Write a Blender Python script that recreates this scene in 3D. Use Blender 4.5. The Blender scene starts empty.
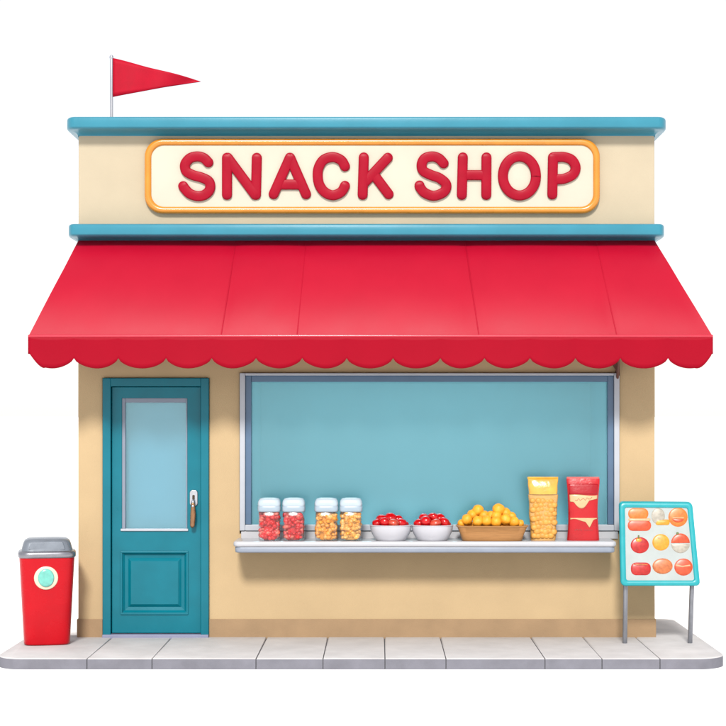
import bpy, bmesh, math, random
from mathutils import Vector, Matrix, noise
R = math.radians
PI = math.pi
random.seed(7)
sc = bpy.context.scene
col = sc.collection

# ------------------------------------------------------------------ camera
D = 14.0              # metres from the camera to the shop front (y = 0)
S = 120.0             # photograph pixels per metre on the shop front
PAVE = 0.088          # top of the pavement above the ground
HOR = 415.0           # row of the horizon
VX = 380.0            # column straight ahead of the camera
EYE = PAVE + (637 - HOR) / S
cam = bpy.data.cameras.new('camera')
cam.sensor_width = 36
cam.lens = 36 * D / (726 / S)
cam.shift_x = (363 - VX) / 726
cam.shift_y = (HOR - 363) / 726
cam.clip_start = 0.1
cam.clip_end = 5000
camo = bpy.data.objects.new('camera', cam)
camo.location = (0, -D, EYE)
camo.rotation_euler = (R(90), 0, 0)
col.objects.link(camo)
sc.camera = camo

# ------------------------------------------------------------------ light
SUN_EL, SUN_AZ = 36.0, 4.0       # sun in front of the shop, a little to the left
w = bpy.data.worlds.new('World')
sc.world = w
w.use_nodes = True
nt = w.node_tree
nt.nodes.clear()
out = nt.nodes.new('ShaderNodeOutputWorld')
sky = nt.nodes.new('ShaderNodeTexSky')
sky.sky_type = 'NISHITA'
sky.sun_disc = False
sky.sun_elevation = R(SUN_EL)
sky.sun_rotation = R(180 + SUN_AZ)
b1 = nt.nodes.new('ShaderNodeBackground')
b1.inputs['Strength'].default_value = 0.05
nt.links.new(sky.outputs[0], b1.inputs['Color'])
b2 = nt.nodes.new('ShaderNodeBackground')      # white overcast veil
b2.inputs['Color'].default_value = (1, .965, .96, 1)
b2.inputs['Strength'].default_value = 0.87
add = nt.nodes.new('ShaderNodeAddShader')
nt.links.new(b1.outputs[0], add.inputs[0])
nt.links.new(b2.outputs[0], add.inputs[1])
nt.links.new(add.outputs[0], out.inputs['Surface'])

sl = bpy.data.lights.new('sun', 'SUN')
sl.energy = 4.4
sl.angle = R(10)
sl.color = (1.0, 0.965, 0.92)
so = bpy.data.objects.new('sun', sl)
sd = Vector((-math.sin(R(SUN_AZ)) * math.cos(R(SUN_EL)), -math.cos(R(SUN_AZ)) * math.cos(R(SUN_EL)), math.sin(R(SUN_EL))))
so.rotation_euler = sd.to_track_quat('Z', 'Y').to_euler()
so.location = sd * 20
col.objects.link(so)
sc.view_settings.view_transform = 'Standard'
sc.view_settings.look = 'None'
sc.view_settings.exposure = 0.0
sc.view_settings.gamma = 1
sc.view_settings.use_curve_mapping = False
sc.cycles.max_bounces = 10
sc.cycles.transparent_max_bounces = 24


# ------------------------------------------------------------------ helpers
def at(px, py, Y=0.0):
    """measured position: column, row of the photograph and distance from the shop front -> metres"""
    k = (D + Y) / D
    return Vector(((px - VX) / S * k, Y, EYE - (py - HOR) / S * k))


def xs(px, Y=0.0):
    return at(px, 0, Y).x


def zs(py, Y=0.0):
    return at(0, py, Y).z


def lin(c):
    return tuple(((v / 255) / 12.92 if v / 255 <= .04045 else ((v / 255 + .055) / 1.055) ** 2.4) for v in c)


def mat(name, rgb, rough=.5, spec=.5, var=.06, vscale=6, bump=0.0, bscale=60, metal=0.0, coat=0.0, sheen=0.0, stretch=None, sss=0.0):
    """procedural painted surface: colour with slow mottling, fine grain in roughness and bump"""
    m = bpy.data.materials.new(name)
    m.use_nodes = True
    n = m.node_tree.nodes
    l = m.node_tree.links
    p = n['Principled BSDF']
    if name != 'white_ground': rgb = tuple(v * .78 for v in rgb)
    tc = n.new('ShaderNodeTexCoord')
    mp = n.new('ShaderNodeMapping')
    l.new(tc.outputs['Object'], mp.inputs[0])
    if stretch:
        mp.inputs['Scale'].default_value = stretch
    nz = n.new('ShaderNodeTexNoise')
    nz.inputs['Scale'].default_value = vscale
    nz.inputs['Detail'].default_value = 5
    l.new(mp.outputs[0], nz.inputs['Vector'])
    mx = n.new('ShaderNodeMix')
    mx.data_type = 'RGBA'
    mx.inputs[6].default_value = (*[max(0, v * (1 - var)) for v in rgb], 1)
    mx.inputs[7].default_value = (*[min(1, v * (1 + var)) for v in rgb], 1)
    rp = n.new('ShaderNodeMapRange')
    rp.inputs['From Min'].default_value = .3
    rp.inputs['From Max'].default_value = .7
    l.new(nz.outputs[0], rp.inputs[0])
    l.new(rp.outputs[0], mx.inputs[0])
    l.new(mx.outputs[2], p.inputs['Base Color'])
    p.inputs['Roughness'].default_value = rough
    p.inputs['Specular IOR Level'].default_value = spec
    p.inputs['Metallic'].default_value = metal
    p.inputs['Coat Weight'].default_value = coat
    p.inputs['Coat Roughness'].default_value = .12
    p.inputs['Sheen Weight'].default_value = sheen
    if sss:
        p.inputs['Subsurface Weight'].default_value = sss
        p.inputs['Subsurface Radius'].default_value = (.01, .006, .003)
    r2 = n.new('ShaderNodeMapRange')
    r2.inputs['To Min'].default_value = max(.03, rough - .06)
    r2.inputs['To Max'].default_value = min(1, rough + .06)
    l.new(nz.outputs[0], r2.inputs[0])
    l.new(r2.outputs[0], p.inputs['Roughness'])
    if bump:
        n2 = n.new('ShaderNodeTexNoise')
        n2.inputs['Scale'].default_value = bscale
        n2.inputs['Detail'].default_value = 6
        l.new(mp.outputs[0], n2.inputs['Vector'])
        b = n.new('ShaderNodeBump')
        b.inputs['Strength'].default_value = 1.0
        b.inputs['Distance'].default_value = bump
        l.new(n2.outputs[0], b.inputs['Height'])
        l.new(b.outputs[0], p.inputs['Normal'])
    return m


def see_through(name, tint, refl, rough, gloss=(1, 1, 1), milk=0.0, milk_col=(.8, .8, .8)):
    """thin clear sheet: tinted see-through with a reflection and, if milk, some scattering"""
    m = bpy.data.materials.new(name)
    m.use_nodes = True
    n = m.node_tree.nodes
    l = m.node_tree.links
    n.remove(n['Principled BSDF'])
    o = n['Material Output']
    t = n.new('ShaderNodeBsdfTransparent')
    t.inputs[0].default_value = (*tint, 1)
    g = n.new('ShaderNodeBsdfGlossy')
    g.inputs['Color'].default_value = (*gloss, 1)
    g.inputs['Roughness'].default_value = rough
    base = t
    if milk:
        d = n.new('ShaderNodeBsdfDiffuse')
        d.inputs[0].default_value = (*milk_col, 1)
        mm = n.new('ShaderNodeMixShader')
        mm.inputs[0].default_value = milk
        l.new(t.outputs[0], mm.inputs[1])
        l.new(d.outputs[0], mm.inputs[2])
        base = mm
    mx = n.new('ShaderNodeMixShader')
    fr = n.new('ShaderNodeLayerWeight')
    fr.inputs[0].default_value = .3
    mr = n.new('ShaderNodeMapRange')
    mr.inputs['To Min'].default_value = refl
    mr.inputs['To Max'].default_value = min(1, refl + .5)
    l.new(fr.outputs['Facing'], mr.inputs[0])
    l.new(mr.outputs[0], mx.inputs[0])
    l.new(base.outputs[0], mx.inputs[1])
    l.new(g.outputs[0], mx.inputs[2])
    l.new(mx.outputs[0], o.inputs['Surface'])
    return m


class MB:
    """collects faces of ONE mesh"""

    def __init__(s):
        s.v, s.f, s.m = [], [], []

    def add(s, vs, fs, mi=0):
        o = len(s.v)
        s.v += [Vector(v) for v in vs]
        s.f += [[i + o for i in f] for f in fs]
        s.m += [mi] * len(fs)
        return s

    def box(s, x0, x1, y0, y1, z0, z1, mi=0):
        if x0 > x1: x0, x1 = x1, x0
        if z0 > z1: z0, z1 = z1, z0
        return s.add([(x0, y0, z0), (x1, y0, z0), (x1, y1, z0), (x0, y1, z0), (x0, y0, z1), (x1, y0, z1), (x1, y1, z1), (x0, y1, z1)],
                     [(0, 3, 2, 1), (4, 5, 6, 7), (0, 1, 5, 4), (1, 2, 6, 5), (2, 3, 7, 6), (3, 0, 4, 7)], mi)

    def rings(s, rings, mi=0, cap0=True, cap1=True, closed=True):
        n = len(rings[0])
        o = len(s.v)
        for r in rings:
            s.v += [Vector(p) for p in r]
        for i in range(len(rings) - 1):
            for j in range(n if closed else n - 1):
                a, b = o + i * n + j, o + i * n + (j + 1) % n
                s.f.append([a, b, b + n, a + n])
                s.m.append(mi)
        if cap0:
            s.f.append([o + j for j in range(n)][::-1]); s.m.append(mi)
        if cap1:
            s.f.append([o + (len(rings) - 1) * n + j for j in range(n)]); s.m.append(mi)
        return s

    def tube(s, path, r, n=12, mi=0, sy=1.0, power=2.0, round_end=True):
        """tube along a path; sy squashes it in y; power > 2 makes it squarer"""
        P = [Vector(p) for p in path]
        rad = r if isinstance(r, (list, tuple)) else [r] * len(P)
        rs = []
        prev = None
        T = []
        for i in range(len(P)):
            a = P[max(0, i - 1)]; b = P[min(len(P) - 1, i + 1)]
            T.append((b - a).normalized())
        up = Vector((0, 1, 0)) if abs(T[0].y) < .9 else Vector((1, 0, 0))

        def ring(c, t, q):
            nonlocal up
            x = up.cross(t)
            x.normalize()
            y = t.cross(x)
            up = y
            o = []
            for k in range(n):
                a = 2 * PI * k / n
                ca, sa = math.cos(a), math.sin(a)
                e = 2 / power
                u = math.copysign(abs(ca) ** e, ca) * q
                v = math.copysign(abs(sa) ** e, sa) * q * sy
                o.append(c + x * u + y * v)
            return o
        if round_end:
            for a in (80, 60, 40, 20):
                rs.append(ring(P[0] - T[0] * rad[0] * math.sin(R(a)), T[0], rad[0] * math.cos(R(a))))
        for i, p in enumerate(P):
            rs.append(ring(p, T[i], rad[i]))
        if round_end:
            for a in (20, 40, 60, 80):
                rs.append(ring(P[-1] + T[-1] * rad[-1] * math.sin(R(a)), T[-1], rad[-1] * math.cos(R(a))))
        return s.rings(rs, mi)

    def prism(s, pts, y0, y1, mi=0):
        """outline in x,z swept from y0 (front) to y1"""
        n = len(pts)
        a = [(p[0], y0, p[1]) for p in pts]
        b = [(p[0], y1, p[1]) for p in pts]
        return s.rings([a, b], mi)

    def holed(s, X, Z, holes, y0, y1, mi=0):
        """wall in the x,z plane with rectangular holes (x0,x1,z0,z1); the reveals are closed"""
        gx = sorted(set([X[0], X[1]] + [h[0] for h in holes] + [h[1] for h in holes]))
        gz = sorted(set([Z[0], Z[1]] + [h[2] for h in holes] + [h[3] for h in holes]))
        def solid(i, j):
            if i < 0 or j < 0 or i >= len(gx) - 1 or j >= len(gz) - 1: return False
            cx = (gx[i] + gx[i + 1]) / 2; cz = (gz[j] + gz[j + 1]) / 2
            return not any(h[0] < cx < h[1] and h[2] < cz < h[3] for h in holes)
        idx = {}
        def vv(i, j, y):
            k = (i, j, y)
            if k not in idx:
                idx[k] = len(s.v); s.v.append(Vector((gx[i], y, gz[j])))
            return idx[k]
        def face(*q):
            s.f.append(list(q)); s.m.append(mi)
        for i in range(len(gx) - 1):
            for j in range(len(gz) - 1):
                if not solid(i, j): continue
                face(vv(i, j, y0), vv(i + 1, j, y0), vv(i + 1, j + 1, y0), vv(i, j + 1, y0))
                face(vv(i, j, y1), vv(i, j + 1, y1), vv(i + 1, j + 1, y1), vv(i + 1, j, y1))
                if not solid(i - 1, j): face(vv(i, j, y0), vv(i, j + 1, y0), vv(i, j + 1, y1), vv(i, j, y1))
                if not solid(i + 1, j): face(vv(i + 1, j, y0), vv(i + 1, j, y1), vv(i + 1, j + 1, y1), vv(i + 1, j + 1, y0))
                if not solid(i, j - 1): face(vv(i, j, y0), vv(i, j, y1), vv(i + 1, j, y1), vv(i + 1, j, y0))
                if not solid(i, j + 1): face(vv(i, j + 1, y0), vv(i + 1, j + 1, y0), vv(i + 1, j + 1, y1), vv(i, j + 1, y1))
        return s

    def build(s, name, mats, parent=None, bevel=0.0, seg=3, smooth=True, sharp=38, subdiv=0, recalc=True, thick=0.0):
        me = bpy.data.meshes.new(name)
        off = Vector((0, 0, 0))
        q = parent
        while q:
            off += q.location
            q = q.parent
        me.from_pydata([tuple(v - off) for v in s.v], [], s.f)
        if recalc:
            bm = bmesh.new()
            bm.from_mesh(me)
            bmesh.ops.recalc_face_normals(bm, faces=bm.faces)
            bm.to_mesh(me)
            bm.free()
        for m in (mats if isinstance(mats, list) else [mats]):
            me.materials.append(m)
        for p, mi in zip(me.polygons, s.m):
            p.material_index = mi
            p.use_smooth = smooth
        if smooth:
            me.set_sharp_from_angle(angle=R(sharp))
        o = bpy.data.objects.new(name, me)
        col.objects.link(o)
        if parent: o.parent = parent
        if thick:
            md = o.modifiers.new('thickness', 'SOLIDIFY'); md.thickness = thick; md.offset = 0
        if subdiv:
            md = o.modifiers.new('smooth', 'SUBSURF'); md.levels = subdiv; md.render_levels = subdiv
        if bevel:
            md = o.modifiers.new('edges', 'BEVEL'); md.width = bevel; md.segments = seg
            md.limit_method = 'ANGLE'; md.angle_limit = R(35); md.harden_normals = True
        return o


def tag(o, label=None, cat=None, group=None, kind=None):
    if label: o['label'] = label
    if cat: o['category'] = cat
    if group: o['group'] = group
    if kind: o['kind'] = kind
    return o


def thing(name, loc, label, cat, group=None):
    o = bpy.data.objects.new(name, None)
    o.empty_display_size = .1
    o.location = loc
    col.objects.link(o)
    return tag(o, label, cat, group)


def copy_tree(o, loc, label=None):
    c = o.copy(); col.objects.link(c)
    c.location = loc
    if label: c['label'] = label
    for ch in [x for x in bpy.data.objects if x.parent == o]:
        d = ch.copy(); col.objects.link(d); d.parent = c
    return c


def rrect(x0, x1, z0, z1, r, n=8):
    p = []
    for cx, cz, a0 in ((x1 - r, z1 - r, 0), (x0 + r, z1 - r, 90), (x0 + r, z0 + r, 180), (x1 - r, z0 + r, 270)):
        for k in range(n + 1):
            a = R(a0 + 90 * k / n)
            p.append((cx + r * math.cos(a), cz + r * math.sin(a)))
    return p


def catmull(p, n=6):
    q = [Vector(v) for v in p]
    o = []
    for i in range(len(q) - 1):
        a = q[max(0, i - 1)]; b = q[i]; c = q[i + 1]; d = q[min(len(q) - 1, i + 2)]
        for k in range(n):
            t = k / n
            o.append(.5 * ((2 * b) + (c - a) * t + (2 * a - 5 * b + 4 * c - d) * t * t + (3 * b - a - 3 * c + d) * t ** 3))
    o.append(q[-1])
    return o


# ------------------------------------------------------------------ materials
M = dict(
    ground=mat('white_ground', (.94, .94, .94), .9, .2, .01),
    paving=mat('pale_paving', (.58, .565, .56), .8, .3, .07, 5, .0012, 140),
    kerb=mat('kerb_stone', (.185, .185, .215), .75, .3, .12, 7, .0015, 110),
    mortar=mat('joint_grit', (.10, .10, .11), .9, .2, .2, 60),
    wall=mat('tan_render', (.50, .365, .205), .85, .25, .05, 2.2, .0018, 130),
    plinth=mat('brown_plinth', (.34, .225, .125), .8, .3, .08, 5, .0018, 120),
    fascia=mat('cream_render', (.48, .405, .285), .75, .3, .045, 2.5, .001, 120),
    cornice=mat('blue_cornice', (.03, .22, .305), .33, .35, .05, 4, .0004, 50),
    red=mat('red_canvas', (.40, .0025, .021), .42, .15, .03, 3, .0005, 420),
    valance=mat('shaded_red_canvas', (.31, .001, .013), .5, .07, .03, 3, .0005, 420),  # deeper red paints the shade of the upright face into the cloth
    hem=mat('highlight_red_hem', (.52, .02, .045), .25, .4, .04, 6, coat=.25),  # lighter red puts the front edge highlight into the colour
    bracket=mat('brown_bracket', (.11, .035, .02), .5, .5, .1),
    door=mat('teal_paint', (.0, .155, .21), .30, .28, .07, 5, .0004, 60),
    doorf=mat('teal_frame_paint', (.0, .15, .205), .32, .28, .06, 5, .0004, 60),
    bead=mat('shaded_grey_bead', (.20, .235, .30), .4, .5, .04),  # grey-lilac paints in the shade on the glass reveal
    sash=mat('slate_blue_paint', (.075, .14, .235), .35, .5, .06),
    wframe=mat('pale_grey_frame', (.42, .445, .49), .35, .5, .04),
    room=mat('pale_teal_interior', (.40, .74, .80), .7, .3, .04, 2),
    blind=mat('grey_blue_blind', (.20, .37, .45), .7, .3, .04, 2),
    counter=mat('white_counter', (.47, .475, .50), .25, .5, .03, 5),
    counterf=mat('blue_grey_edge', (.25, .285, .35), .3, .5, .05),
    thresh=mat('lavender_threshold', (.24, .25, .36), .5, .4, .06),
    cream=mat('cream_sign_face', (.545, .50, .40), .4, .4, .03, 3),
    amber=mat('amber_border', (.64, .23, .012), .28, .5, .07, 8, coat=.3),
    letter=mat('crimson_letter', (.32, .001, .016), .38, .12, .06, 12),
    steel=mat('brushed_steel', (.55, .56, .60), .32, .5, .08, 40, metal=1.0, stretch=(1, 1, .1)),
    greysteel=mat('grey_metal', (.26, .27, .30), .33, .5, .1, 20, metal=.7),
    bronze=mat('bronze_grip', (.36, .19, .10), .28, .5, .15, 30, metal=.9),
    flag=mat('red_flag_cloth', (.40, .002, .018), .6, .12, .07, 12, .0004, 400),
    binred=mat('red_bin_plastic', (.48, .001, .008), .27, .22, .05, 6),
    lid=mat('grey_bin_lid', (.20, .225, .26), .28, .5, .08, 12, metal=.35),
    rim=mat('dark_steel_rim', (.30, .30, .33), .25, .5, .1, 12, metal=.8),
    mint=mat('mint_emblem', (.14, .50, .42), .2, .5, .15, 25, coat=.4),
    ring=mat('cream_ring', (.72, .60, .45), .4, .4, .04),
    sframe=mat('turquoise_frame', (.012, .32, .355), .3, .4, .05, 10),
    sboard=mat('menu_white', (.38, .42, .41), .35, .4, .05, 9),
    m_orange=mat('print_orange', (.60, .15, .012), .35, .5, .25, 40),
    m_dorange=mat('print_deep_orange', (.52, .06, .012), .35, .5, .2, 40),
    m_red=mat('print_red', (.42, .008, .006), .3, .5, .2, 40),
    m_yellow=mat('print_yellow', (.64, .27, .012), .35, .5, .2, 40),
    m_grey=mat('print_grey', (.36, .33, .27), .4, .5, .2, 40),
    m_tan=mat('print_tan', (.48, .13, .035), .35, .5, .25, 40),
    m_pale=mat('print_pale', (.60, .36, .20), .4, .5, .1, 40),
    m_green=mat('print_green', (.12, .16, .03), .4, .5, .1, 40),
    jarlid=mat('white_jar_lid', (.44, .52, .58), .25, .5, .03, 9),
    lidband=mat('blue_white_band', (.32, .40, .47), .3, .5, .04, 9),
    bowl=mat('white_bowl', (.50, .50, .54), .22, .5, .03, 9, coat=.3),
    basket=mat('tan_basket', (.42, .20, .065), .45, .4, .12, 30, .001, 90, stretch=(.3, 1, 3)),
    puff=mat('orange_puff', (.92, .375, .02), .5, .4, .12, 28, .002, 70, sss=.15),
    fruit=mat('red_fruit_skin', (.50, .002, .004), .2, .4, .2, 18, .0006, 60, coat=.1),
    fruit2=mat('cut_red_fruit', (.55, .06, .03), .3, .5, .25, 30, .0006, 60, coat=.2),
    calyx=mat('dark_stalk', (.05, .03, .015), .6, .3, .2, 30),
    bag_film=mat('golden_bag_film', (.56, .30, .075), .28, .6, .06, 14, .004, 22, coat=.5),
    bag_gold=mat('golden_top_film', (.68, .34, .035), .22, .6, .2, 14, .005, 18, coat=.6),
    bag_puff=mat('golden_snack', (.62, .29, .05), .5, .4, .22, 22, .001, 50),
    bag_red=mat('red_bag_foil', (.46, .005, .010), .28, .35, .08, 10, .003, 24, coat=.12),
    bag_dred=mat('deep_red_foil', (.36, .001, .008), .25, .35, .06, 10, .002, 24, coat=.12),
    bag_edge=mat('coral_bag_edge', (.50, .08, .07), .3, .6, .06, 10, coat=.4),
    bag_cream=mat('cream_bag_print', (.60, .38, .18), .3, .6, .06, 14, coat=.4),
    redchunk=mat('red_snack', (.56, .008, .010), .4, .5, .3, 22, .001, 60),
    pinkchunk=mat('pink_snack', (.58, .10, .065), .4, .5, .25, 22),
    goldchunk=mat('golden_chunk', (.72, .28, .02), .4, .5, .22, 22, .001, 60),
    palechunk=mat('pale_gold_chunk', (.74, .38, .08), .4, .5, .2, 22),
)
M['pane'] = see_through('window_glass', (.82, .94, .97), .15, .32, (.45, .80, .88))
M['dpane'] = see_through('door_glass', (.80, .92, .96), .17, .25, (.52, .80, .88))
M['jar'] = see_through('clear_jar', (.98, .98, .98), .02, .12, (1, 1, 1), .015, (.9, .9, .92))

# ------------------------------------------------------------------ setting
g = MB()
L = 1500
n = 12
g.add([(-L, -L, 0), (L, -L, 0), (L, L, 0), (-L, L, 0)], [(0, 1, 2, 3)])
tag(g.build('ground', M['ground'], smooth=False), kind='structure')

YF, YB = -1.21, 1.25
XL, XR = -2.945, 2.66
joints = [XL] + [xs(p, YF) for p in (87, 152, 256, 323, 385, 446, 545, 602, 660)] + [XR]
pv = MB()
gap = .0035


def slab(x0, x1, yb, rl, rr, rrb, rlb=0):
    pts = []
    def arc(cx, cy, r, a0, m=10):
        if r <= 0: return [(cx, cy)]
        return [(cx + r * math.cos(R(a0 + 90 * k / m)), cy + r * math.sin(R(a0 + 90 * k / m))) for k in range(m + 1)]
    pts += arc(x0 + rl, YF + rl, rl, 180)
    pts += arc(x1 - rr, YF + rr, rr, 270)
    pts += arc(x1 - rrb, yb - rrb, rrb, 0)
    pts += arc(x0 + rlb, yb - rlb, rlb, 90)
    def off(pts, d):
        o = []
        m = len(pts)
        cl = [p for i, p in enumerate(pts)]
        for i in range(m):
            a = Vector(cl[i - 1]); b = Vector(cl[i]); c = Vector(cl[(i + 1) % m])
            e1 = (b - a); e2 = (c - b)
            if e1.length < 1e-7 or e2.length < 1e-7:
                o.append(tuple(b)); continue
            n1 = Vector((-e1.y, e1.x)).normalized(); n2 = Vector((-e2.y, e2.x)).normalized()
            q = (n1 + n2).normalized()
            o.append(tuple(b + q * (d / max(.3, q.dot(n1)))))
        return o
    zt = PAVE + random.uniform(-.0012, .0012)
    b = .009
    R0 = [(p[0], p[1], .001) for p in pts]
    R1 = [(p[0], p[1], zt - b) for p in pts]
    R2 = [(p[0], p[1], zt - b * .35) for p in off(pts, b * .3)]
    R3 = [(p[0], p[1], zt) for p in off(pts, b)]
    pv.rings([R0, R1], 1, True, False)
    pv.rings([R1, R2, R3], 0, False, True)


for i in range(len(joints) - 1):
    a, b = joints[i] + (gap if i else 0), joints[i + 1] - (gap if i < len(joints) - 2 else 0)
    last = i == len(joints) - 2
    slab(a, b, YB if last else -.0 + .12, .22 if i == 0 else 0, .26 if last else 0, .12 if last else 0, .05 if i == 0 else 0)
pv.box(XL + .25, XR - .3, YF + .012, .10, .002, PAVE - .012, 2)
tag(pv.build('pavement', [M['paving'], M['kerb'], M['mortar']], sharp=50), kind='structure')

# ------------------------------------------------------------------ the shop
BX0, BX1 = xs(78), xs(655)
BY = 3.0
shop = thing('snack_shop', ((BX0 + BX1) / 2, 0, 0), 'single storey tan snack shop with blue cornices, teal door and wide serving window', 'shop')
Z_top = zs(118)
Zc = zs(232)
DX0, DX1, DZ1 = xs(103), xs(209), zs(378)
WX0, WX1, WZ0, WZ1 = xs(240), xs(619), zs(534), zs(373)
wl = MB()
wl.holed((BX0, BX1), (0, Zc), [(DX0, DX1, 0, DZ1), (WX0, WX1, WZ0, WZ1)], 0, .18)
wl.box(BX0, BX0 + .18, .18, BY, 0, Zc)
wl.box(BX1 - .18, BX1, .18, BY, 0, Zc)
wl.box(BX0 + .18, BX1 - .18, BY - .18, BY, 0, Zc)
wl.build('wall', M['wall'], shop, bevel=.012)
fa = MB().box(BX0 + .002, BX1 - .002, .002, BY - .002, Zc, zs(126))
fa.build('fascia', M['fascia'], shop, bevel=.01)
MB().box(BX0 + .05, BX1 - .05, .05, BY - .05, zs(126), Z_top).build('roof', M['fascia'], shop)


def ring_sweep(prof, name, m, fy=2.0):
    s = MB()
    rs = []
    for o, z in prof:
        r = []
        for cx, cy, a0 in ((BX1, BY, 0), (BX0, BY, 90), (BX0, 0, 180), (BX1, 0, 270)):
            for k in range(7):
                a = R(a0 + 15 * k)
                r.append((cx + o * math.cos(a), cy + o * math.sin(a) * (fy if cy == 0 and o > 0 else 1), z))
        rs.append(r)
    s.rings(rs, 0, False, False)
    return s.build(name, m, shop, sharp=50, recalc=True)


def zf(py, o):
    return zs(py, -o * 2)


def cornice_profile(yt, yb, o, cove, fy=2.0):
    t, b = zs(yt, -o * fy), zs(yb, -.03 * fy)
    h = t - b
    p = [(-.10, t - .004)]
    r = .022
    for k in range(7):
        a = R(90 - 15 * k)
        p.append((o - r + r * math.cos(a), t - r + r * math.sin(a)))
    zl = b + cove
    for k in range(6):
        a = R(-k * 15)
        p.append((o - r + r * math.cos(a), zl + r + r * math.sin(a)))
    for k in range(1, 8):
        f = k / 7
        p.append((o - r - (o - r + .004) * math.sin(f * PI / 2) , zl - (zl - b) * (1 - math.cos(f * PI / 2))))
    return p


ring_sweep(cornice_profile(116, 136, .085, .042), 'cornice', M['cornice'])
ring_sweep(cornice_profile(223, 242, .066, .035, 3.2), 'cornice', M['cornice'], 3.2)

# plinth strips, 10 mm proud of the wall
pl = MB()
zp = zs(619)
pl.box(BX0 - .008, DX0 - .002, -.012, .0, .0, zp)
pl.box(DX1 + .002, BX1 + .008, -.012, .0, .0, zp)
pl.box(BX0 - .008, BX0, .0, BY, 0, zp)
pl.box(BX1, BX1 + .008, .0, BY, 0, zp)
pl.build('plinth', M['plinth'], shop, bevel=.004, seg=2)

# ---- door
df = MB()
fw = xs(111) - xs(103)
zt_leaf = zs(386.5)
out_ = .025
df.box(DX0, DX0 + fw, -out_, .10, PAVE, DZ1)
df.box(DX1 - fw, DX1, -out_, .10, PAVE, DZ1)
df.box(DX0 + fw, DX1 - fw, -out_, .10, zt_leaf, DZ1)
door = MB()
lx0, lx1, lz0 = DX0 + fw + .004, DX1 - fw - .004, PAVE + .03
gh = (xs(121.5), xs(187), zs(530.5), zs(398))
ph = (xs(122), xs(186), zs(613), zs(553))
door.holed((lx0, lx1), (lz0, zt_leaf - .004), [gh, ph], .022, .067)
dr = door.build('door', M['door'], shop, bevel=.006)
df.build('door_frame', M['doorf'], dr, bevel=.006)
pn = MB()
# moulded step and raised field of the lower panel
def frame_ring(mb, o, i, y0, y1, mi=0):
    """sloped picture-frame moulding between an outer and an inner rectangle"""
    a = [(o[0], y0, o[2]), (o[1], y0, o[2]), (o[1], y0, o[3]), (o[0], y0, o[3])]
    b = [(i[0], y1, i[2]), (i[1], y1, i[2]), (i[1], y1, i[3]), (i[0], y1, i[3])]
    mb.rings([a, b], mi, False, False)
def inset(r, d):
    return (r[0] + d, r[1] - d, r[2] + d, r[3] - d)
frame_ring(pn, inset(ph, -.001), inset(ph, .018), .021, .045)
frame_ring(pn, inset(ph, .018), inset(ph, .045), .045, .050)
frame_ring(pn, inset(ph, .045), inset(ph, .07), .050, .030)
q = inset(ph, .07)
pn.add([(q[0], .030, q[2]), (q[1], .030, q[2]), (q[1], .030, q[3]), (q[0], .030, q[3])], [(0, 1, 2, 3)])
o_ = inset(ph, -.016)
for (a0, a1, c0, c1) in ((o_[0], o_[1], o_[3] - .016, o_[3]), (o_[0], o_[1], o_[2], o_[2] + .016), (o_[0], o_[0] + .016, o_[2] + .016, o_[3] - .016), (o_[1] - .016, o_[1], o_[2] + .016, o_[3] - .016)):
    pn.box(a0, a1, .012, .03, c0, c1)
pn.build('door_panel', M['door'], dr, sharp=20, bevel=.003, seg=2, smooth=False)
bd = MB()
t = .022
bd.box(gh[0], gh[0] + .028, .026, .062, gh[2], gh[3])
bd.box(gh[1] - .012, gh[1], .026, .062, gh[2], gh[3])
bd.box(gh[0] + .028, gh[1] - .012, .026, .062, gh[3] - .038, gh[3])
bd.box(gh[0] - .01, gh[1] + .008, .010, .062, gh[2] - .006, gh[2] + .014, 1)
bd.build('glazing_bead', [M['bead'], M['wframe']], dr, bevel=.004)
MB().box(gh[0] + .02, gh[1] - .008, .048, .052, gh[2] + .01, gh[3] - .03).build('door_glass', M['dpane'], dr)
bl = MB().box(gh[0] - .05, gh[1] + .05, .16, .17, gh[2] - .05, gh[3] + .05)
bl.build('door_blind', M['blind'], dr)
hx = xs(193.5)
hd = MB()
hz0, hz1 = zs(506), zs(490)
hd.prism(rrect(hx - .032, hx + .034, hz0, hz1, .026), .004, .022)
hd.tube([(hx, .01, zs(500)), (hx, -.03, zs(502)), (hx, -.045, zs(506))], .014)
h = hd.build('door_handle', M['steel'], dr, bevel=.005)
hg = MB()
hg.tube([(hx, -.045, zs(504)), (hx + .002, -.05, zs(514)), (hx - .004, -.045, zs(525))], [.016, .023, .020], sy=.6)
hg.tube([(hx - .006, -.012, zs(508)), (hx - .012, -.02, zs(527))], .008)
hg.build('grip', M['bronze'], dr)
hk = MB().prism(rrect(hx - .010, hx + .010, zs(500.5), zs(495), .008), .000, .006)
hk.build('keyhole', M['calyx'], dr)
MB().box(DX0, DX1, -.05, .12, .02, PAVE + .024).build('threshold', M['thresh'], shop, bevel=.005)

# ---- serving window
wf = MB()
t = .045
y0, y1 = -.035, .05
zb1, zb0 = zs(524.5), zs(530.5)
wf.box(WX0, WX0 + t, y0, y1, zb0, WZ1)
wf.box(WX1 - t, WX1, y0, y1, zb0, WZ1)
wf.box(WX0 + t, WX1 - t, y0, y1, WZ1 - .022, WZ1)
wf.box(WX0 + t, WX1 - t, y0, y1, zb0, zb1)
win = wf.build('window', M['wframe'], shop, bevel=.006)
sa = MB()
s0, s1, s2, s3 = WX0 + t, WX1 - t, zb1, WZ1 - .022
st = .05
sa.box(s0, s0 + st, -.012, .07, s2, s3)
sa.box(s1 - st, s1, -.012, .07, s2, s3)
sa.box(s0 + st, s1 - st, -.012, .07, s3 - .052, s3)
sa.build('sash', M['sash'], win, bevel=.006)
MB().box(s0 + st - .01, s1 - st + .01, .030, .036, s2 - .0, s3 - .045).build('pane', M['pane'], win)
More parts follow.
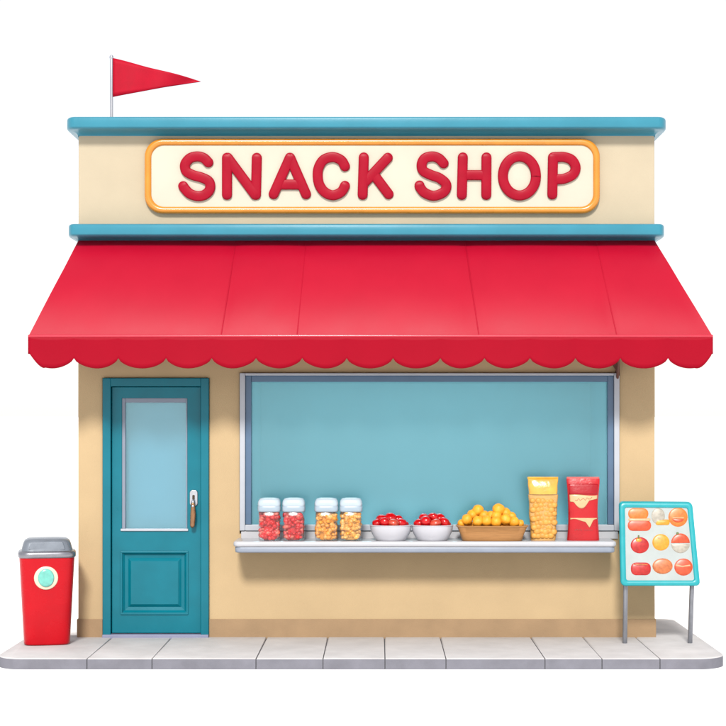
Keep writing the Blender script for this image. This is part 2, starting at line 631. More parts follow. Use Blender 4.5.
nb = MB()     # the shallow serving room behind the glass
rx0, rx1, rz0, rz1, ry = s0 + st - .005, s1 - st + .005, WZ0 - .02, s3 - .04, 1.15
def inner_box(mb, x0, x1, y0, y1, z0, z1):
    mb.add([(x0, y0, z0), (x1, y0, z0), (x1, y1, z0), (x0, y1, z0), (x0, y0, z1), (x1, y0, z1), (x1, y1, z1), (x0, y1, z1)],
           [(0, 1, 2, 3), (4, 7, 6, 5), (2, 6, 7, 3), (0, 3, 7, 4), (1, 5, 6, 2)])
inner_box(nb, rx0, rx1, .075, ry, rz0, rz1)
nb.build('serving_room', M['room'], win, smooth=False, recalc=False, thick=.02)
MB().box(WX0 + .01, WX1 - .01, -.02, .05, WZ0 - .04, zb0 - .003).build('window_sill', M['counter'], win, bevel=.006)

# ---- counter shelf
CY = -.40
cz = zs(541.5, CY)
cx0, cx1 = xs(233, CY), xs(617, CY)
ct = MB()
prof = [(0, cz), (CY + .02, cz)]
def rshelf(x0, x1, y0, y1, r, m=6):
    p = [(x1, y1), (x0, y1)]
    p += [(x0 + r - r * math.cos(R(90 * k / m)), y0 + r - r * math.sin(R(90 * k / m))) for k in range(m + 1)]
    p += [(x1 - r + r * math.sin(R(90 * k / m)), y0 + r - r * math.cos(R(90 * k / m))) for k in range(m + 1)]
    return p
def plate(mb, x0, x1, y0, y1, z0, z1, r, b, mi):
    rs = []
    for o, z in ((b, z0), (b * .3, z0 + b * .3), (0, z0 + b), (0, z1 - b), (b * .3, z1 - b * .3), (b, z1)):
        rs.append([(p[0], p[1], z) for p in rshelf(x0 + o, x1 - o, y0 + o, y1, max(.004, r - o))])
    mb.rings(rs, mi)
zbot = zs(553, CY)
plate(ct, cx0, cx1, CY, .0, cz - .045, cz, .05, .014, 0)
plate(ct, cx0 + .012, cx1 - .012, CY + .010, -.001, zbot, cz - .043, .05, .012, 1)
counter = ct.build('counter', [M['counter'], M['counterf']], shop, sharp=50)

# ---- awning
AY = -.66
ax0, ax1 = xs(28.5, AY), xs(712.5, AY)
az = zs(336, AY)
tx0, tx1, tz = BX0 + .005, BX1 - .005, zs(240)
# seams run from (top column) to (front column)
seams = [(0.0, 0.0)] + [((xs(a) - tx0) / (tx1 - tx0), (xs(b, AY) - ax0) / (ax1 - ax0)) for a, b in ((236, 221), (306, 297), (465, 479), (596, 617))] + [(1.0, 1.0)]


def awn(u_top, u_bot, v, lift=0.0):
    x = (tx0 + u_top * (tx1 - tx0)) * (1 - v) + (ax0 + u_bot * (ax1 - ax0)) * v
    y = -.004 + (AY + .004) * (.55 * v + .45 * math.sin(v * PI / 2))
    gz = .55 * v + .45 * (1 - math.cos(v * PI / 2))
    z = tz + (az - tz) * gz
    # the end seams are cut so that the ends of the awning run straight
    ke, k1 = (D + y) / D, (D + AY) / D
    s = ((tz - EYE) - (z - EYE) / ke) / ((tz - EYE) - (az - EYE) / k1)
    x = ((tx0 + u_top * (tx1 - tx0)) * (1 - s) + (ax0 + u_bot * (ax1 - ax0)) / k1 * s) * ke
    z += lift * .75
    y -= lift * .65
    return Vector((x, y, z))


aw = MB()
NV = 26
cols = []
for i in range(len(seams) - 1):
    a, b = seams[i], seams[i + 1]
    m = 16
    for k in range(m + (1 if i == len(seams) - 2 else 0)):
        f = k / m
        cols.append((a[0] + (b[0] - a[0]) * f, a[1] + (b[1] - a[1]) * f, f, i))
grid = []
for j in range(NV + 1):
    v = j / NV
    row = []
    for (ut, ub, f, i) in cols:
        sag = .013 * (math.sin(PI * f) ** .45 - .6) * math.sin(PI * min(1, v * 1.02)) ** .6 if (0 < f < 1 or 0 < ut < 1) else 0
        nn = noise.noise(Vector((ut * 7, v * 2, i * 3.1))) * .006 * math.sin(PI * v)
        nn += noise.noise(Vector((ut * 26 + v * 3, v * 1.2, 5))) * .0035 * math.sin(PI * v)
        row.append(awn(ut, ub, v, sag + nn))
    grid.append(row)
aw.rings(grid, 0, False, False, closed=False)
# triangular cheeks at both ends
for gx, wx in ((0, BX0 - .002), (-1, BX1 + .002)):
    for j in range(NV):
        p, q = grid[j][gx], grid[j + 1][gx]
        def foot(pt):
            f = (pt.y + .004) / (AY + .004)
            xx = wx + (((ax0 if gx == 0 else ax1)) - wx) * f
            return Vector((xx, pt.y, az - .0))
        aw.add([p, q, foot(q), foot(p)], [(0, 1, 2, 3)])
awning = aw.build('awning', M['red'], shop, sharp=40, recalc=False)
# scalloped valance hanging from the front edge and plain side returns
va = MB()
NS = 15
rows = 7
top, cusp, low = az + .0, zs(358.2, AY), zs(368.5, AY)
vcols = []
per = 20
for i in range(NS * per + 1):
    s_ = i / per
    f = s_ - math.floor(s_)
    if i == NS * per: f = 1
    dip = math.sin(PI * f) ** .62
    zb = cusp + (low - cusp) * dip
    idx_s = min(NS - 1, int(s_))
    if idx_s == 0 and f < .35: zb = top + (zs(352, AY) - top) * 1.0 + (low - zs(352, AY)) * math.sin(min(1, f / .35) * PI / 2)
    if (idx_s == NS - 1 and f > .65): zb = zs(352, AY) + (low - zs(352, AY)) * math.sin(min(1, (1 - f) / .35) * PI / 2)
    x = ax0 + (ax1 - ax0) * i / (NS * per)
    x += (math.sin(s_ * 5.1) + math.sin(s_ * 2.3)) * .006 if 0 < i < NS * per else 0
    vcols.append((x, zb, f, s_))
vg = []
for r_ in range(rows + 1):
    t_ = r_ / rows
    vg.append([Vector((x, AY - .004 - .0045 * math.sin(PI * f) * t_ ** 3 + .004 * math.sin(s_ * 1.1) * t_, top + (zb - top) * t_)) for (x, zb, f, s_) in vcols])
va.rings(vg, 0, False, False, closed=False)
for sx, bx in ((ax0, BX0 - .004), (ax1, BX1 + .004)):
    zc = zs(354, AY)
    va.add([(sx, AY - .006, az), (bx, -.001, az), (bx, -.001, zc), (sx, AY - .006, zc)], [(0, 1, 2, 3)])
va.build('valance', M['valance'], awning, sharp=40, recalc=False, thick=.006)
# rounded front bar under the cloth, edge highlight painted in lighter red, and raised seams
hb = MB().tube([(ax0 + .008, AY, az), (ax1 - .008, AY, az)], .0125, n=20)
hb.build('front_hem', M['hem'], awning, sharp=60)
for i in range(1, len(seams) - 1):
    path = [awn(seams[i][0], seams[i][1], j / 30, -.0125 * .6 * math.sin(PI * min(1, j / 30 * 1.02)) ** .6) for j in range(1, 31)]
    MB().tube(path, .0045, n=8, round_end=False).build('seam', M['red'], awning, sharp=60)
# support bracket right of the window
bx = xs(616.5)
bk = MB()
bk.box(bx - .01, bx + .022, -.012, .0, zs(383), zs(345))
bk.tube([(bx + .006, -.01, zs(380)), (bx - .03, -.40, az + .02), ], .012, n=8)
bk.add([(bx - .055, -.03, zs(362)), (bx + .02, -.03, zs(362)), (bx + .02, -.03, zs(376)), (bx - .055, -.05, zs(362)), (bx + .02, -.05, zs(362)), (bx + .02, -.05, zs(376))],
       [(0, 1, 2), (3, 5, 4), (0, 3, 4, 1), (1, 4, 5, 2), (2, 5, 3, 0)])
bk.build('bracket', M['bracket'], awning, smooth=False)

# ------------------------------------------------------------------ sign
sx0, sx1, sz0, sz1 = xs(144.5, -.04), xs(600, -.04), zs(213.5, -.04), zs(138.5, -.04)
sign = thing('shop_sign', ((sx0 + sx1) / 2, 0, sz0), 'cream rounded sign with amber border and raised crimson letters SNACK SHOP', 'sign')
MB().prism(rrect(sx0 + .01, sx1 - .01, sz0 + .01, sz1 - .01, .13), -.035, -.001).build('board', M['cream'], sign, bevel=.004)
bo = MB()
def offset_rr(d):
    return rrect(sx0 + d, sx1 - d, sz0 + d, sz1 - d, .15 - d * .8, 10)
rs = []
for a in range(0, 360, 30):
    d = .029 - .029 * math.cos(R(a)); y = -.030 - .028 * math.sin(R(a))
    rs.append([(p[0], y, p[1]) for p in offset_rr(d)])
rs.append(rs[0])
bo.rings(rs, 0, False, False)
bo.build('border', M['amber'], sign, sharp=70)


def stroke(org, pts, curve=True):
    p = [at(org[0] + x / 6.05, org[1] + y / 6.05, -.045) for x, y in pts]
    return catmull(p, 6) if curve else [p[0] + (p[1] - p[0]) * k / 6 for k in range(7)] if len(p) == 2 else p


A, B_, C_, E_ = (170, 135), (280, 135), (400, 135), (490, 135)
ell = lambda cx, cy, rx, ry: [(cx + rx * math.cos(2 * PI * k / 24), cy + ry * math.sin(2 * PI * k / 24)) for k in range(25)]
LET = [
    ('S', [stroke(A, [(232, 166), (205, 140), (165, 130), (120, 142), (91, 180), (100, 220), (140, 243), (190, 257), (232, 278), (244, 308), (235, 340), (205, 364), (165, 370), (120, 355), (90, 325), (80, 310)])]),
    ('N', [stroke(A, [(345, 138), (345, 362)]), stroke(A, [(350, 138), (515, 362)]), stroke(A, [(525, 138), (520, 362)])]),
    ('A', [stroke(A, [(627, 358), (725, 138)]), stroke(A, [(727, 138), (823, 358)]), stroke(A, [(660, 300), (790, 300)])]),
    ('C', [stroke(B_, [(393, 190), (370, 153), (320, 134), (265, 150), (235, 195), (228, 245), (238, 300), (270, 345), (320, 365), (370, 345), (393, 308)])]),
    ('K', [stroke(B_, [(507, 136), (500, 362)]), stroke(B_, [(652, 138), (515, 285)]), stroke(B_, [(565, 235), (657, 358)])]),
    ('S', [stroke(C_, [(264, 172), (235, 142), (195, 130), (150, 142), (131, 180), (142, 218), (190, 243), (240, 262), (280, 300), (265, 345), (205, 368), (150, 350), (122, 318), (118, 306)])]),
    ('H', [stroke(C_, [(380, 136), (374, 362)]), stroke(C_, [(523, 136), (522, 362)]), stroke(C_, [(385, 243), (518, 243)])]),
    ('O', [stroke(E_, ell(178, 248, 100, 118))]),
    ('P', [stroke(E_, [(381, 136), (377, 360)]), stroke(E_, [(383, 134), (415, 133), (450, 134), (495, 152), (518, 197), (500, 240), (450, 264), (415, 268), (383, 269)])]),
]
for ch, strokes in LET:
    m = MB()
    for k, p in enumerate(strokes):
        if ch == 'O':
            n_ = len(p); p = p + p[1:3]
        r_ = .0425
        q = [Vector((v.x, v.y + .0015 * k, v.z)) for v in p]
        m.tube(q, r_, n=16, sy=.48, power=4.2)
    tag(m.build('letter', M['letter'], sign, sharp=60), 'raised crimson letter ' + ch)

# ------------------------------------------------------------------ flag
fy = .12
fp = at(111.5, 116, fy)
flag = thing('pennant_flag', fp, 'small red triangular pennant on a thin silver pole on the roof corner', 'flag')
po = MB()
ztp = zs(58, fy)
po.tube([(fp.x, fy, Z_top - .02), (fp.x, fy, ztp)], .0135, n=14)
pole = po.build('pole', M['steel'], flag)
MB().tube([(fp.x, fy, ztp), (fp.x, fy, ztp + .008)], .017, n=12).build('finial', M['steel'], pole)
pe = MB()
gr = []
for i in range(25):
    u = i / 24
    x = fp.x + .012 + u * (xs(200, fy) - fp.x - .012)
    zt_, zb_ = zs(58 + 22.5 * u, fy), zs(97 - 16 * u, fy)
    row = []
    for j in range(9):
        v = j / 8
        row.append((x, fy + .045 * math.sin(u * 8 + v * .8) * u ** .7, zt_ + (zb_ - zt_) * v + .004 * math.sin(u * 9)))
    gr.append(row)
pe.rings(gr, 0, False, False, closed=False)
pe.build('pennant', M['flag'], flag, recalc=False, thick=.006, sharp=80)

# ------------------------------------------------------------------ litter bin
by = -.37
bc = at(47, 643, by)
binn = thing('litter_bin', (bc.x, by, PAVE), 'red tapered litter bin with grey domed lid and round mint emblem', 'litter bin')


def sqring(cx, cy, hx, hy, z, e=4.5, n=40):
    o = []
    for k in range(n):
        a = 2 * PI * k / n
        ca, sa = math.cos(a), math.sin(a)
        o.append((cx + math.copysign(abs(ca) ** (2 / e), ca) * hx, cy + math.copysign(abs(sa) ** (2 / e), sa) * hy, z))
    return o


kx = (D + by) / D / S
bw, tw = 22.7 * kx, 27.2 * kx
zt = zs(556, by)
b = MB()
prof = [(bw * .93, PAVE + .001), (bw * .985, PAVE + .006), (bw, PAVE + .02)]
for k in range(1, 12):
    f = k / 11
    prof.append((bw + (tw - bw) * f, PAVE + .02 + (zt - PAVE - .02) * f))
b.rings([sqring(bc.x, by, p, p * .86, z) for p, z in prof])
body = b.build('body', M['binred'], binn, sharp=60)
rm = MB()
rs = []
zr0, zr1 = zs(556.5, by), zs(550, by)
for o, z in ((tw * .99, zr0), (tw * 1.035, zr0 + .004), (tw * 1.05, zr0 + .016), (tw * 1.045, zr1 - .012), (tw * 1.0, zr1), (tw * .92, zr1 + .004)):
    rs.append(sqring(bc.x, by, o, o * .86, z))
rm.rings(rs)
rm.build('rim', M['rim'], binn, sharp=60)
ld = MB()
rs = []
zl1 = zs(537.5, by)
for o, f in ((.93, 0), (.915, .15), (.885, .4), (.85, .65), (.80, .83), (.70, .95), (.5, .99), (.2, 1.0)):
    rs.append(sqring(bc.x, by, tw * o, tw * o * .84, zr1 + .003 + (zl1 - zr1 - .003) * f, 5))
ld.rings(rs)
lid = ld.build('lid', M['lid'], binn, sharp=60)
# swing flap in the front of the lid
fl = MB()
fz0, fz1 = zr1 + .016, zl1 - .026
fl.add([(bc.x - tw * .66, by - tw * .845 * .91, fz0), (bc.x + tw * .66, by - tw * .845 * .91, fz0), (bc.x + tw * .57, by - tw * .80 * .90, fz1), (bc.x - tw * .57, by - tw * .80 * .90, fz1),
        (bc.x - tw * .66, by - tw * .5, fz0), (bc.x + tw * .66, by - tw * .5, fz0), (bc.x + tw * .57, by - tw * .5, fz1), (bc.x - tw * .57, by - tw * .5, fz1)],
       [(0, 1, 2, 3), (4, 7, 6, 5), (0, 4, 5, 1), (1, 5, 6, 2), (2, 6, 7, 3), (3, 7, 4, 0)])
fl.build('flap', M['lid'], lid, bevel=.006)
ec = at(46.2, 575.7, by)
eyf = by - (bw + (tw - bw) * (ec.z - PAVE) / (zt - PAVE)) * .86


def disc(mb, c, y, r0, r1, h, mi=0, n=32, sx=1.0, sz=1.0):
    rs = []
    for q, dy in ((1, 0), (.97, -.6), (.9, -.9), (.7, -1.0), (.35, -1.05), (.02, -1.07)):
        rs.append([(c.x + r1 * q * sx * math.cos(2 * PI * k / n), y + dy * h, c.z + r1 * q * sz * math.sin(2 * PI * k / n)) for k in range(n)])
    mb.rings(rs, mi, False, True)


e1 = MB(); disc(e1, ec, eyf + .004, 0, .096, .012); em = e1.build('emblem', M['ring'], binn)
e2 = MB(); disc(e2, ec, eyf - .006, 0, .072, .016, sx=.9, sz=1.02); e2.build('emblem_centre', M['mint'], em)

binn.rotation_euler.z = R(11)      # turned a little towards the middle of the pavement

# ------------------------------------------------------------------ menu stand
Yt, Yb = -.33, -.45
def pp(px, py, lift=0.0):
    Y = Yt + (Yb - Yt) * (py - 502) / 83.0
    v = at(px, py, Y)
    nrm = Vector((0, -1, -.16)).normalized()
    return v + nrm * lift
sc0 = at(659, 643, -.37)
stand = thing('menu_stand', (sc0.x, -.37, PAVE), 'turquoise framed menu board of nine snack pictures on two thin metal legs', 'menu board')
TL, TR, BR, BL = Vector((619, 501.5)), Vector((692, 502)), Vector((700, 585.5)), Vector((620.5, 585.5))


def round_poly(c, r, n=6):
    o = []
    for i in range(len(c)):
        a, b, d = c[i - 1], c[i], c[(i + 1) % len(c)]
        p = b + (a - b).normalized() * r; q = b + (d - b).normalized() * r
        for k in range(n + 1):
            t = k / n
            o.append(p * (1 - t) ** 2 + b * 2 * t * (1 - t) + q * t * t)
    return o


def shrink(c, d):
    cen = sum(c, Vector((0, 0))) / 4
    o = []
    for i in range(4):
        a, b, e = c[i - 1], c[i], c[(i + 1) % 4]
        e1 = (b - a).normalized(); e2 = (e - b).normalized()
        n1 = Vector((-e1.y, e1.x)); n2 = Vector((-e2.y, e2.x))
        if n1.dot(cen - b) < 0: n1 = -n1
        if n2.dot(cen - b) < 0: n2 = -n2
        q = (n1 + n2).normalized()
        o.append(b + q * d / q.dot(n1))
    return o


corners = [TL, TR, BR, BL]
fr = MB()
rs = []
for d, lf, rr in ((0, -.02, 5), (0, .012, 5), (.5, .020, 4.8), (1.4, .024, 4.5), (4.3, .024, 3.2), (5.2, .020, 2.8), (5.6, .010, 2.6)):
    rs.append([pp(p.x, p.y, lf) for p in round_poly(shrink(corners, d), rr)])
fr.rings(rs, 0, True, False)
fr.build('frame', M['sframe'], stand, sharp=50)
bdm = MB()
bdm.rings([[pp(p.x, p.y, .008) for p in round_poly(shrink(corners, 4), 3)], [pp(p.x, p.y, .013) for p in round_poly(shrink(corners, 4), 3)]])
board = bdm.build('board', M['sboard'], stand, smooth=False)


def blob(mb, pts, h, mi, base=.013, m=5):
    """low relief with a domed top from an outline given in board pixels (6.6 to one)"""
    P = [Vector((610 + x / 6.6, 490 + y / 6.6)) for x, y in pts]
    c = sum(P, Vector((0, 0))) / len(P)
    rs = []
    for k in range(m + 1):
        a = k / m * PI / 2 * .97
        rs.append([pp(*(c + (p - c) * math.cos(a)), base + h * math.sin(a)) for p in P])
    mb.rings(rs, mi, False, True)


def el(cx, cy, rx, ry, a0=0, a1=360, n=24):
    full = a1 - a0 >= 360
    return [(cx + rx * math.cos(R(a0 + (a1 - a0) * k / n)), cy + ry * math.sin(R(a0 + (a1 - a0) * k / n))) for k in range(n if full else n + 1)]


def rr2(x0, x1, y0, y1, r):
    return rrect(x0, x1, y0, y1, r, 4)


PIC = [
    ('split orange bun with a pale filling line', ['m_orange', 'm_dorange', 'm_pale'], [(rr2(118, 252, 118, 192, 34), .008, 0), (rr2(115, 270, 196, 268, 33), .009, 1), (rr2(118, 266, 184, 202, 8), .012, 2)]),
    ('grey rounded snack beside a yellow wedge', ['m_grey', 'm_yellow'], [(el(316, 170, 45, 54), .007, 0), (rr2(298, 392, 192, 229, 14), .009, 1)]),
    ('round orange snack with a curved slice mark', ['m_orange', 'm_dorange', 'm_pale'], [(el(447, 177, 64, 64), .008, 0), (el(447, 184, 44, 28, 0, 180), .013, 1), (rr2(405, 490, 176, 184, 3), .014, 2)]),
    ('red tomato with a painted highlight on top', ['m_red', 'm_yellow', 'm_green'], [(el(195, 362, 61, 54), .009, 0), (el(188, 328, 24, 15), .011, 1), (rr2(182, 192, 296, 320, 4), .012, 2)]),  # yellow spot is the highlight drawn into the picture
    ('round yellow snack', ['m_yellow', 'm_pale'], [(el(334, 343, 57, 55), .010, 0), (el(322, 312, 14, 8), .013, 1)]),
    ('white bowl heaped with orange snack', ['m_grey', 'm_dorange', 'm_green'], [(el(463, 352, 62, 62, 0, 180), .008, 0), (el(463, 348, 62, 64, 180, 360), .009, 1), (rr2(436, 452, 276, 292, 5), .012, 2)]),
    ('squarish red snack', ['m_red', 'm_tan'], [(rr2(136, 268, 476, 560, 34), .009, 0), (rr2(152, 250, 484, 492, 3), .014, 1)]),  # tan bar is a highlight drawn into the picture
    ('oval orange brown bun', ['m_tan'], [(el(345, 500, 67, 52), .010, 0)]),
    ('round red orange snack crossed by a pink bar', ['m_dorange', 'm_pale'], [(el(483, 506, 61, 57), .009, 0), ([(428, 486), (470, 496), (530, 488), (534, 498), (470, 508), (428, 498)], .014, 1)]),
]
for lab, ms, shapes in PIC:
    m = MB()
    for pts, h_, mi in shapes:
        blob(m, pts, h_, mi)
    tag(m.build('food_picture', [M[k] for k in ms], board, sharp=60), 'picture of a ' + lab)
for lx_top, lx_bot in ((625.5, 624.8), (692.0, 690.0)):
    p0 = at(lx_bot, 643, -.37); p0.z = PAVE
    p1 = at(lx_top, 584, -.40); p2 = at(lx_top, 570, -.39) ; p2.y += .02
    lg = MB()
    lg.tube([p0, p0 + (p1 - p0) * .5, p1, p2], .0195, n=16, round_end=False)
    lg_o = lg.build('leg', M['greysteel'], stand, sharp=60)

# ------------------------------------------------------------------ goods on the counter
cz_t = cz + .0006
def chunk_cloud(mb, n, hw, hd, z0, z1, r, cx, cy, mats=2):
    for k in range(n):
        a = random.uniform(0, 2 * PI)
        rr_ = random.uniform(.72, 1.0)
        x = max(-1, min(1, 1.25 * math.cos(a))) * hw * rr_
        y = max(-1, min(1, 1.25 * math.sin(a))) * hd * rr_
        z = random.uniform(z0, z1)
        q = Vector((cx + x, cy + y, z))
        s_ = r * random.uniform(.7, 1.2)
        rot = Matrix.Rotation(random.uniform(0, 6), 3, 'X') @ Matrix.Rotation(random.uniform(0, 6), 3, 'Y')
        rs = []
        for i in range(1, 6):
            t_ = PI * i / 6
            rs.append([q + rot @ Vector((s_ * math.sin(t_) * math.cos(2 * PI * j / 8), s_ * .7 * math.sin(t_) * math.sin(2 * PI * j / 8), s_ * .85 * math.cos(t_))) for j in range(8)])
        mb.rings(rs, (0 if random.random() < .68 else 1))


JY = -.30
jk = (D + JY) / D / S


def make_jar(px, label, chunks, group, width=22.0):
    c = at(px, 541, JY)
    t = thing('snack_jar', (c.x, JY, cz_t), label, 'jar', group)
    hw = width / 2 * jk
    H = 29.5 * jk       # glass height
    LH = 13.0 * jk
    g_ = MB()
    rs = []
    for o, z in ((.80, .0), (.90, .003), (.96, .012), (.98, .03), (.97, H * .6), (.96, H), (.93, H + .002)):
        rs.append(sqring(c.x, JY, hw * o, hw * .85 * o, cz_t + z, 4.5, 32))
    g_.rings(rs)
    g_.build('glass', M['jar'], t, sharp=60)
    f_ = MB()
    rs = []
    for o, z in ((.5, .006), (.60, .014), (.60, H * .93), (.5, H * .95)):
        rs.append(sqring(c.x, JY, hw * o, hw * .85 * o, cz_t + z, 4.5, 24))
    f_.rings(rs, 0)
    chunk_cloud(f_, 190, hw * .78, hw * .66, cz_t + .024, cz_t + H * .93, .022, c.x, JY)
    f_.build('filling', chunks, t, sharp=50)
    l_ = MB()
    rs = []
    z0 = cz_t + H
    for o, z in ((.97, -.004), (1.03, .0), (1.05, .008), (1.05, .038), (1.02, .042)):
        rs.append(sqring(c.x, JY, hw * o, hw * .85 * o, z0 + z, 4.5, 32))
    l_.rings(rs, 1)
    rs = []
    for o, z in ((1.01, .042), (1.04, .048), (1.04, .066), (.97, .088), (.84, .103), (.5, .109), (.1, .110)):
        rs.append(sqring(c.x, JY, hw * o, hw * .85 * o, z0 + z, 4.2, 32))
    l_.rings(rs, 0)
    l_.build('lid', [M['jarlid'], M['lidband']], t, sharp=50)
    return t


jg = 'white lidded snack jars on the counter'
make_jar(269.5, 'leftmost jar of dark red snack pieces with a white lid', [M['redchunk'], M['pinkchunk']], jg)
make_jar(293.8, 'jar of pinkish red snack pieces, the right one of the two red jars', [M['redchunk'], M['pinkchunk']], jg)
make_jar(326.5, 'jar of deep golden snack pieces, left one of the yellow pair', [M['goldchunk'], M['palechunk']], jg, 23)
make_jar(351.0, 'jar of paler golden snack pieces beside the left white bowl', [M['palechunk'], M['goldchunk']], jg)


# bowls and the fruit heaped in them
def oval(cx, cy, a, b, z, n=40):
    return [(cx + a * math.cos(2 * PI * k / n), cy + b * math.sin(2 * PI * k / n), z) for k in range(n)]


BYc = -.27
bk_ = (D + BYc) / D / S
bh = 15.5 * bk_


def make_bowl():
    c = at(390.8, 541, BYc)
    m = MB()
    a0, a1 = 14.5 * bk_, 20.7 * bk_
    rs = []
    for f, z in ((.0, .004), (.9, .003), (1, 0), (1.05, .004)):
        rs.append(oval(c.x, BYc, max(.002, a0 * f), max(.002, a0 * f * .8), cz_t + z))
    for k in range(1, 9):
        f = k / 8
        a = a0 + (a1 - a0) * math.sin(f * PI / 2) ** .8
        rs.append(oval(c.x, BYc, a, a * .8, cz_t + .004 + (bh - .012) * f))
    for da, z in ((.004, bh - .006), (.003, bh), (-.004, bh + .001), (-.008, bh - .006)):
        rs.append(oval(c.x, BYc, a1 + da, (a1 + da) * .8, cz_t + z))
    for k in range(7, 0, -1):
        f = k / 8
        a = (a0 + (a1 - a0) * math.sin(f * PI / 2) ** .8) - .012
        rs.append(oval(c.x, BYc, a, a * .8, cz_t + .012 + (bh - .012) * f))
    rs.append(oval(c.x, BYc, .003, .003, cz_t + .016))
    m.rings(rs, 0, True, True)
    o = MB.build(m, 'bowl', M['bowl'], None, sharp=50)
    o.location = (0, 0, 0)
    # put the origin at the bowl's base
    for v in o.data.vertices:
        v.co.x -= c.x; v.co.y -= c.y; v.co.z -= cz_t
    o.location = (c.x, BYc, cz_t)
    tag(o, 'white oval bowl of red fruit next to the jars', 'bowl', 'white bowls of red fruit')
    return o


bowl = make_bowl()
c2 = at(432.3, 541, BYc)
bowl2 = bowl.copy(); col.objects.link(bowl2)
bowl2.location = (c2.x, BYc, cz_t)
bowl2['label'] = 'white oval bowl of red fruit next to the tan basket'


def ball_mesh(name, m, r, lump, sub=3, sz=1.0, seed=0):
    bm = bmesh.new()
    bmesh.ops.create_icosphere(bm, subdivisions=sub, radius=r)
    for v in bm.verts:
        d = v.co.normalized()
        v.co *= 1 + lump * noise.noise(d * 1.6 + Vector((seed, 0, 0))) + lump * .4 * noise.noise(d * 4 + Vector((0, seed, 0)))
        v.co.z *= sz
    me = bpy.data.meshes.new(name)
    bm.to_mesh(me); bm.free()
    for p in me.polygons: p.use_smooth = True
    me.materials.append(m)
    return me


fr_me = [ball_mesh('red_fruit', M['fruit'], .046, .10, seed=s, sz=.92) for s in range(3)] + [ball_mesh('cut_fruit', M['fruit2'], .046, .12, seed=9, sz=.8)]
zr = cz_t + bh
# (column, row, distance from shop front, size, which)
HEAP1 = [(377.5, 523.5, -.29, .88, 0), (385, 522.5, -.33, .92, 1), (393, 523.5, -.33, 1.0, 3), (401.5, 523.5, -.29, .92, 2), (382, 519.5, -.25, .95, 2), (390.5, 518.3, -.25, 1.0, 0), (398, 520, -.23, .9, 1), (405.5, 524.5, -.26, .55, 0)]
HEAP2 = [(419, 523.5, -.29, .85, 1), (426, 521.5, -.32, 1.0, 0), (435, 523.5, -.33, .95, 3), (444, 522.5, -.29, .95, 2), (424, 518.5, -.24, .95, 2), (433, 517.5, -.25, .9, 0), (440, 518.5, -.24, .9, 1), (447.5, 524.5, -.26, .55, 0)]
for heap, which in ((HEAP1, 'bowl nearest the jars'), (HEAP2, 'bowl nearest the tan basket')):
    for px, py, Y, s_, k in heap:
        o = bpy.data.objects.new('red_fruit' if k < 3 else 'cut_fruit', fr_me[k])
        o.location = at(px, py, Y)
        o.scale = (s_ * 1.18, s_ * 1.05, s_ * 1.05)
        o.rotation_euler = (random.uniform(-.5, .5), random.uniform(-.5, .5), random.uniform(0, 6))
        col.objects.link(o)
        hi = heap.index((px, py, Y, s_, k))
        if k < 3:
            lab = ('small red fruit at the right end of the ' + which) if s_ < .6 else ('glossy red fruit in the ' + which + ', ' + ['front left', 'front, second from left', '', 'front right', 'back left', 'top of the middle', 'back right'][hi])
        else:
            lab = 'paler orange red cut fruit at the front of the white ' + which
        tag(o, lab, 'fruit', 'red fruit heaped in the ' + which)
    # fruit hidden inside the bowl that carries the heap
    mx = sum(h_[0] for h_ in heap) / len(heap)
    for dx in (-9, 0, 9):
        for Y in (-.30, -.23):
            o = bpy.data.objects.new('red_fruit', fr_me[1])
            o.location = at(mx + dx, 529.5, Y)
            o.scale = (.9, .9, .9)
            col.objects.link(o)
            tag(o, 'red fruit lying low in the ' + which + ', mostly hidden', 'fruit', 'red fruit heaped in the ' + which)
stalk = MB()
p = at(433.5, 514.2, -.27)
stalk.tube([p + Vector((0, 0, -.012)), p + Vector((.002, -.002, 0)), p + Vector((.006, -.004, .006))], .004, n=8)
for a in range(5):
    d = Vector((math.cos(a * 1.256), math.sin(a * 1.256) * .8, -.35)) * .016
    stalk.tube([p + Vector((0, 0, -.006)), p + Vector((0, 0, -.006)) + d], [.004, .0015], n=6)
fo = [o for o in bpy.data.objects if o.name.startswith('red_fruit') and (o.location - at(433, 517.5, -.25)).length < .005][0]
so_ = stalk.build('stalk', M['calyx'], None)
so_.parent = fo
so_.matrix_parent_inverse = (Matrix.Translation(fo.location) @ fo.rotation_euler.to_matrix().to_4x4() @ Matrix.Diagonal((*fo.scale, 1))).inverted()
tag(fo, 'red fruit with a dark stalk on top of the right bowl\'s heap', 'fruit')

# tan basket of orange puffs
TYc = -.27
tc = at(491.8, 541, TYc)
tk = (D + TYc) / D / S
bs = MB()
th = 15 * tk
rs = []
def br(hx, hy, z, e=5): return sqring(tc.x, TYc, hx * tk, hy, cz_t + z, e, 48)
rs = [br(29.5, .10, .0), br(30, .105, .004), br(31.5, .118, th * .4), br(34.8, .138, th * .93), br(35.8, .142, th * .95), br(36, .144, th), br(35.2, .140, th + .003), br(34, .132, th - .002), br(30.5, .11, th * .4), br(28.5, .095, .014)]
bs.rings(rs, 0)
bo_ = bs.build('basket', M['basket'], None, sharp=45)
for v in bo_.data.vertices:
    v.co.x -= tc.x; v.co.y -= TYc; v.co.z -= cz_t
bo_.location = (tc.x, TYc, cz_t)
tag(bo_, 'long tan basket holding a heap of orange puffs', 'basket')
pu_me = [ball_mesh('orange_puff', M['puff'], .0445, .10, seed=s + 20) for s in range(3)]
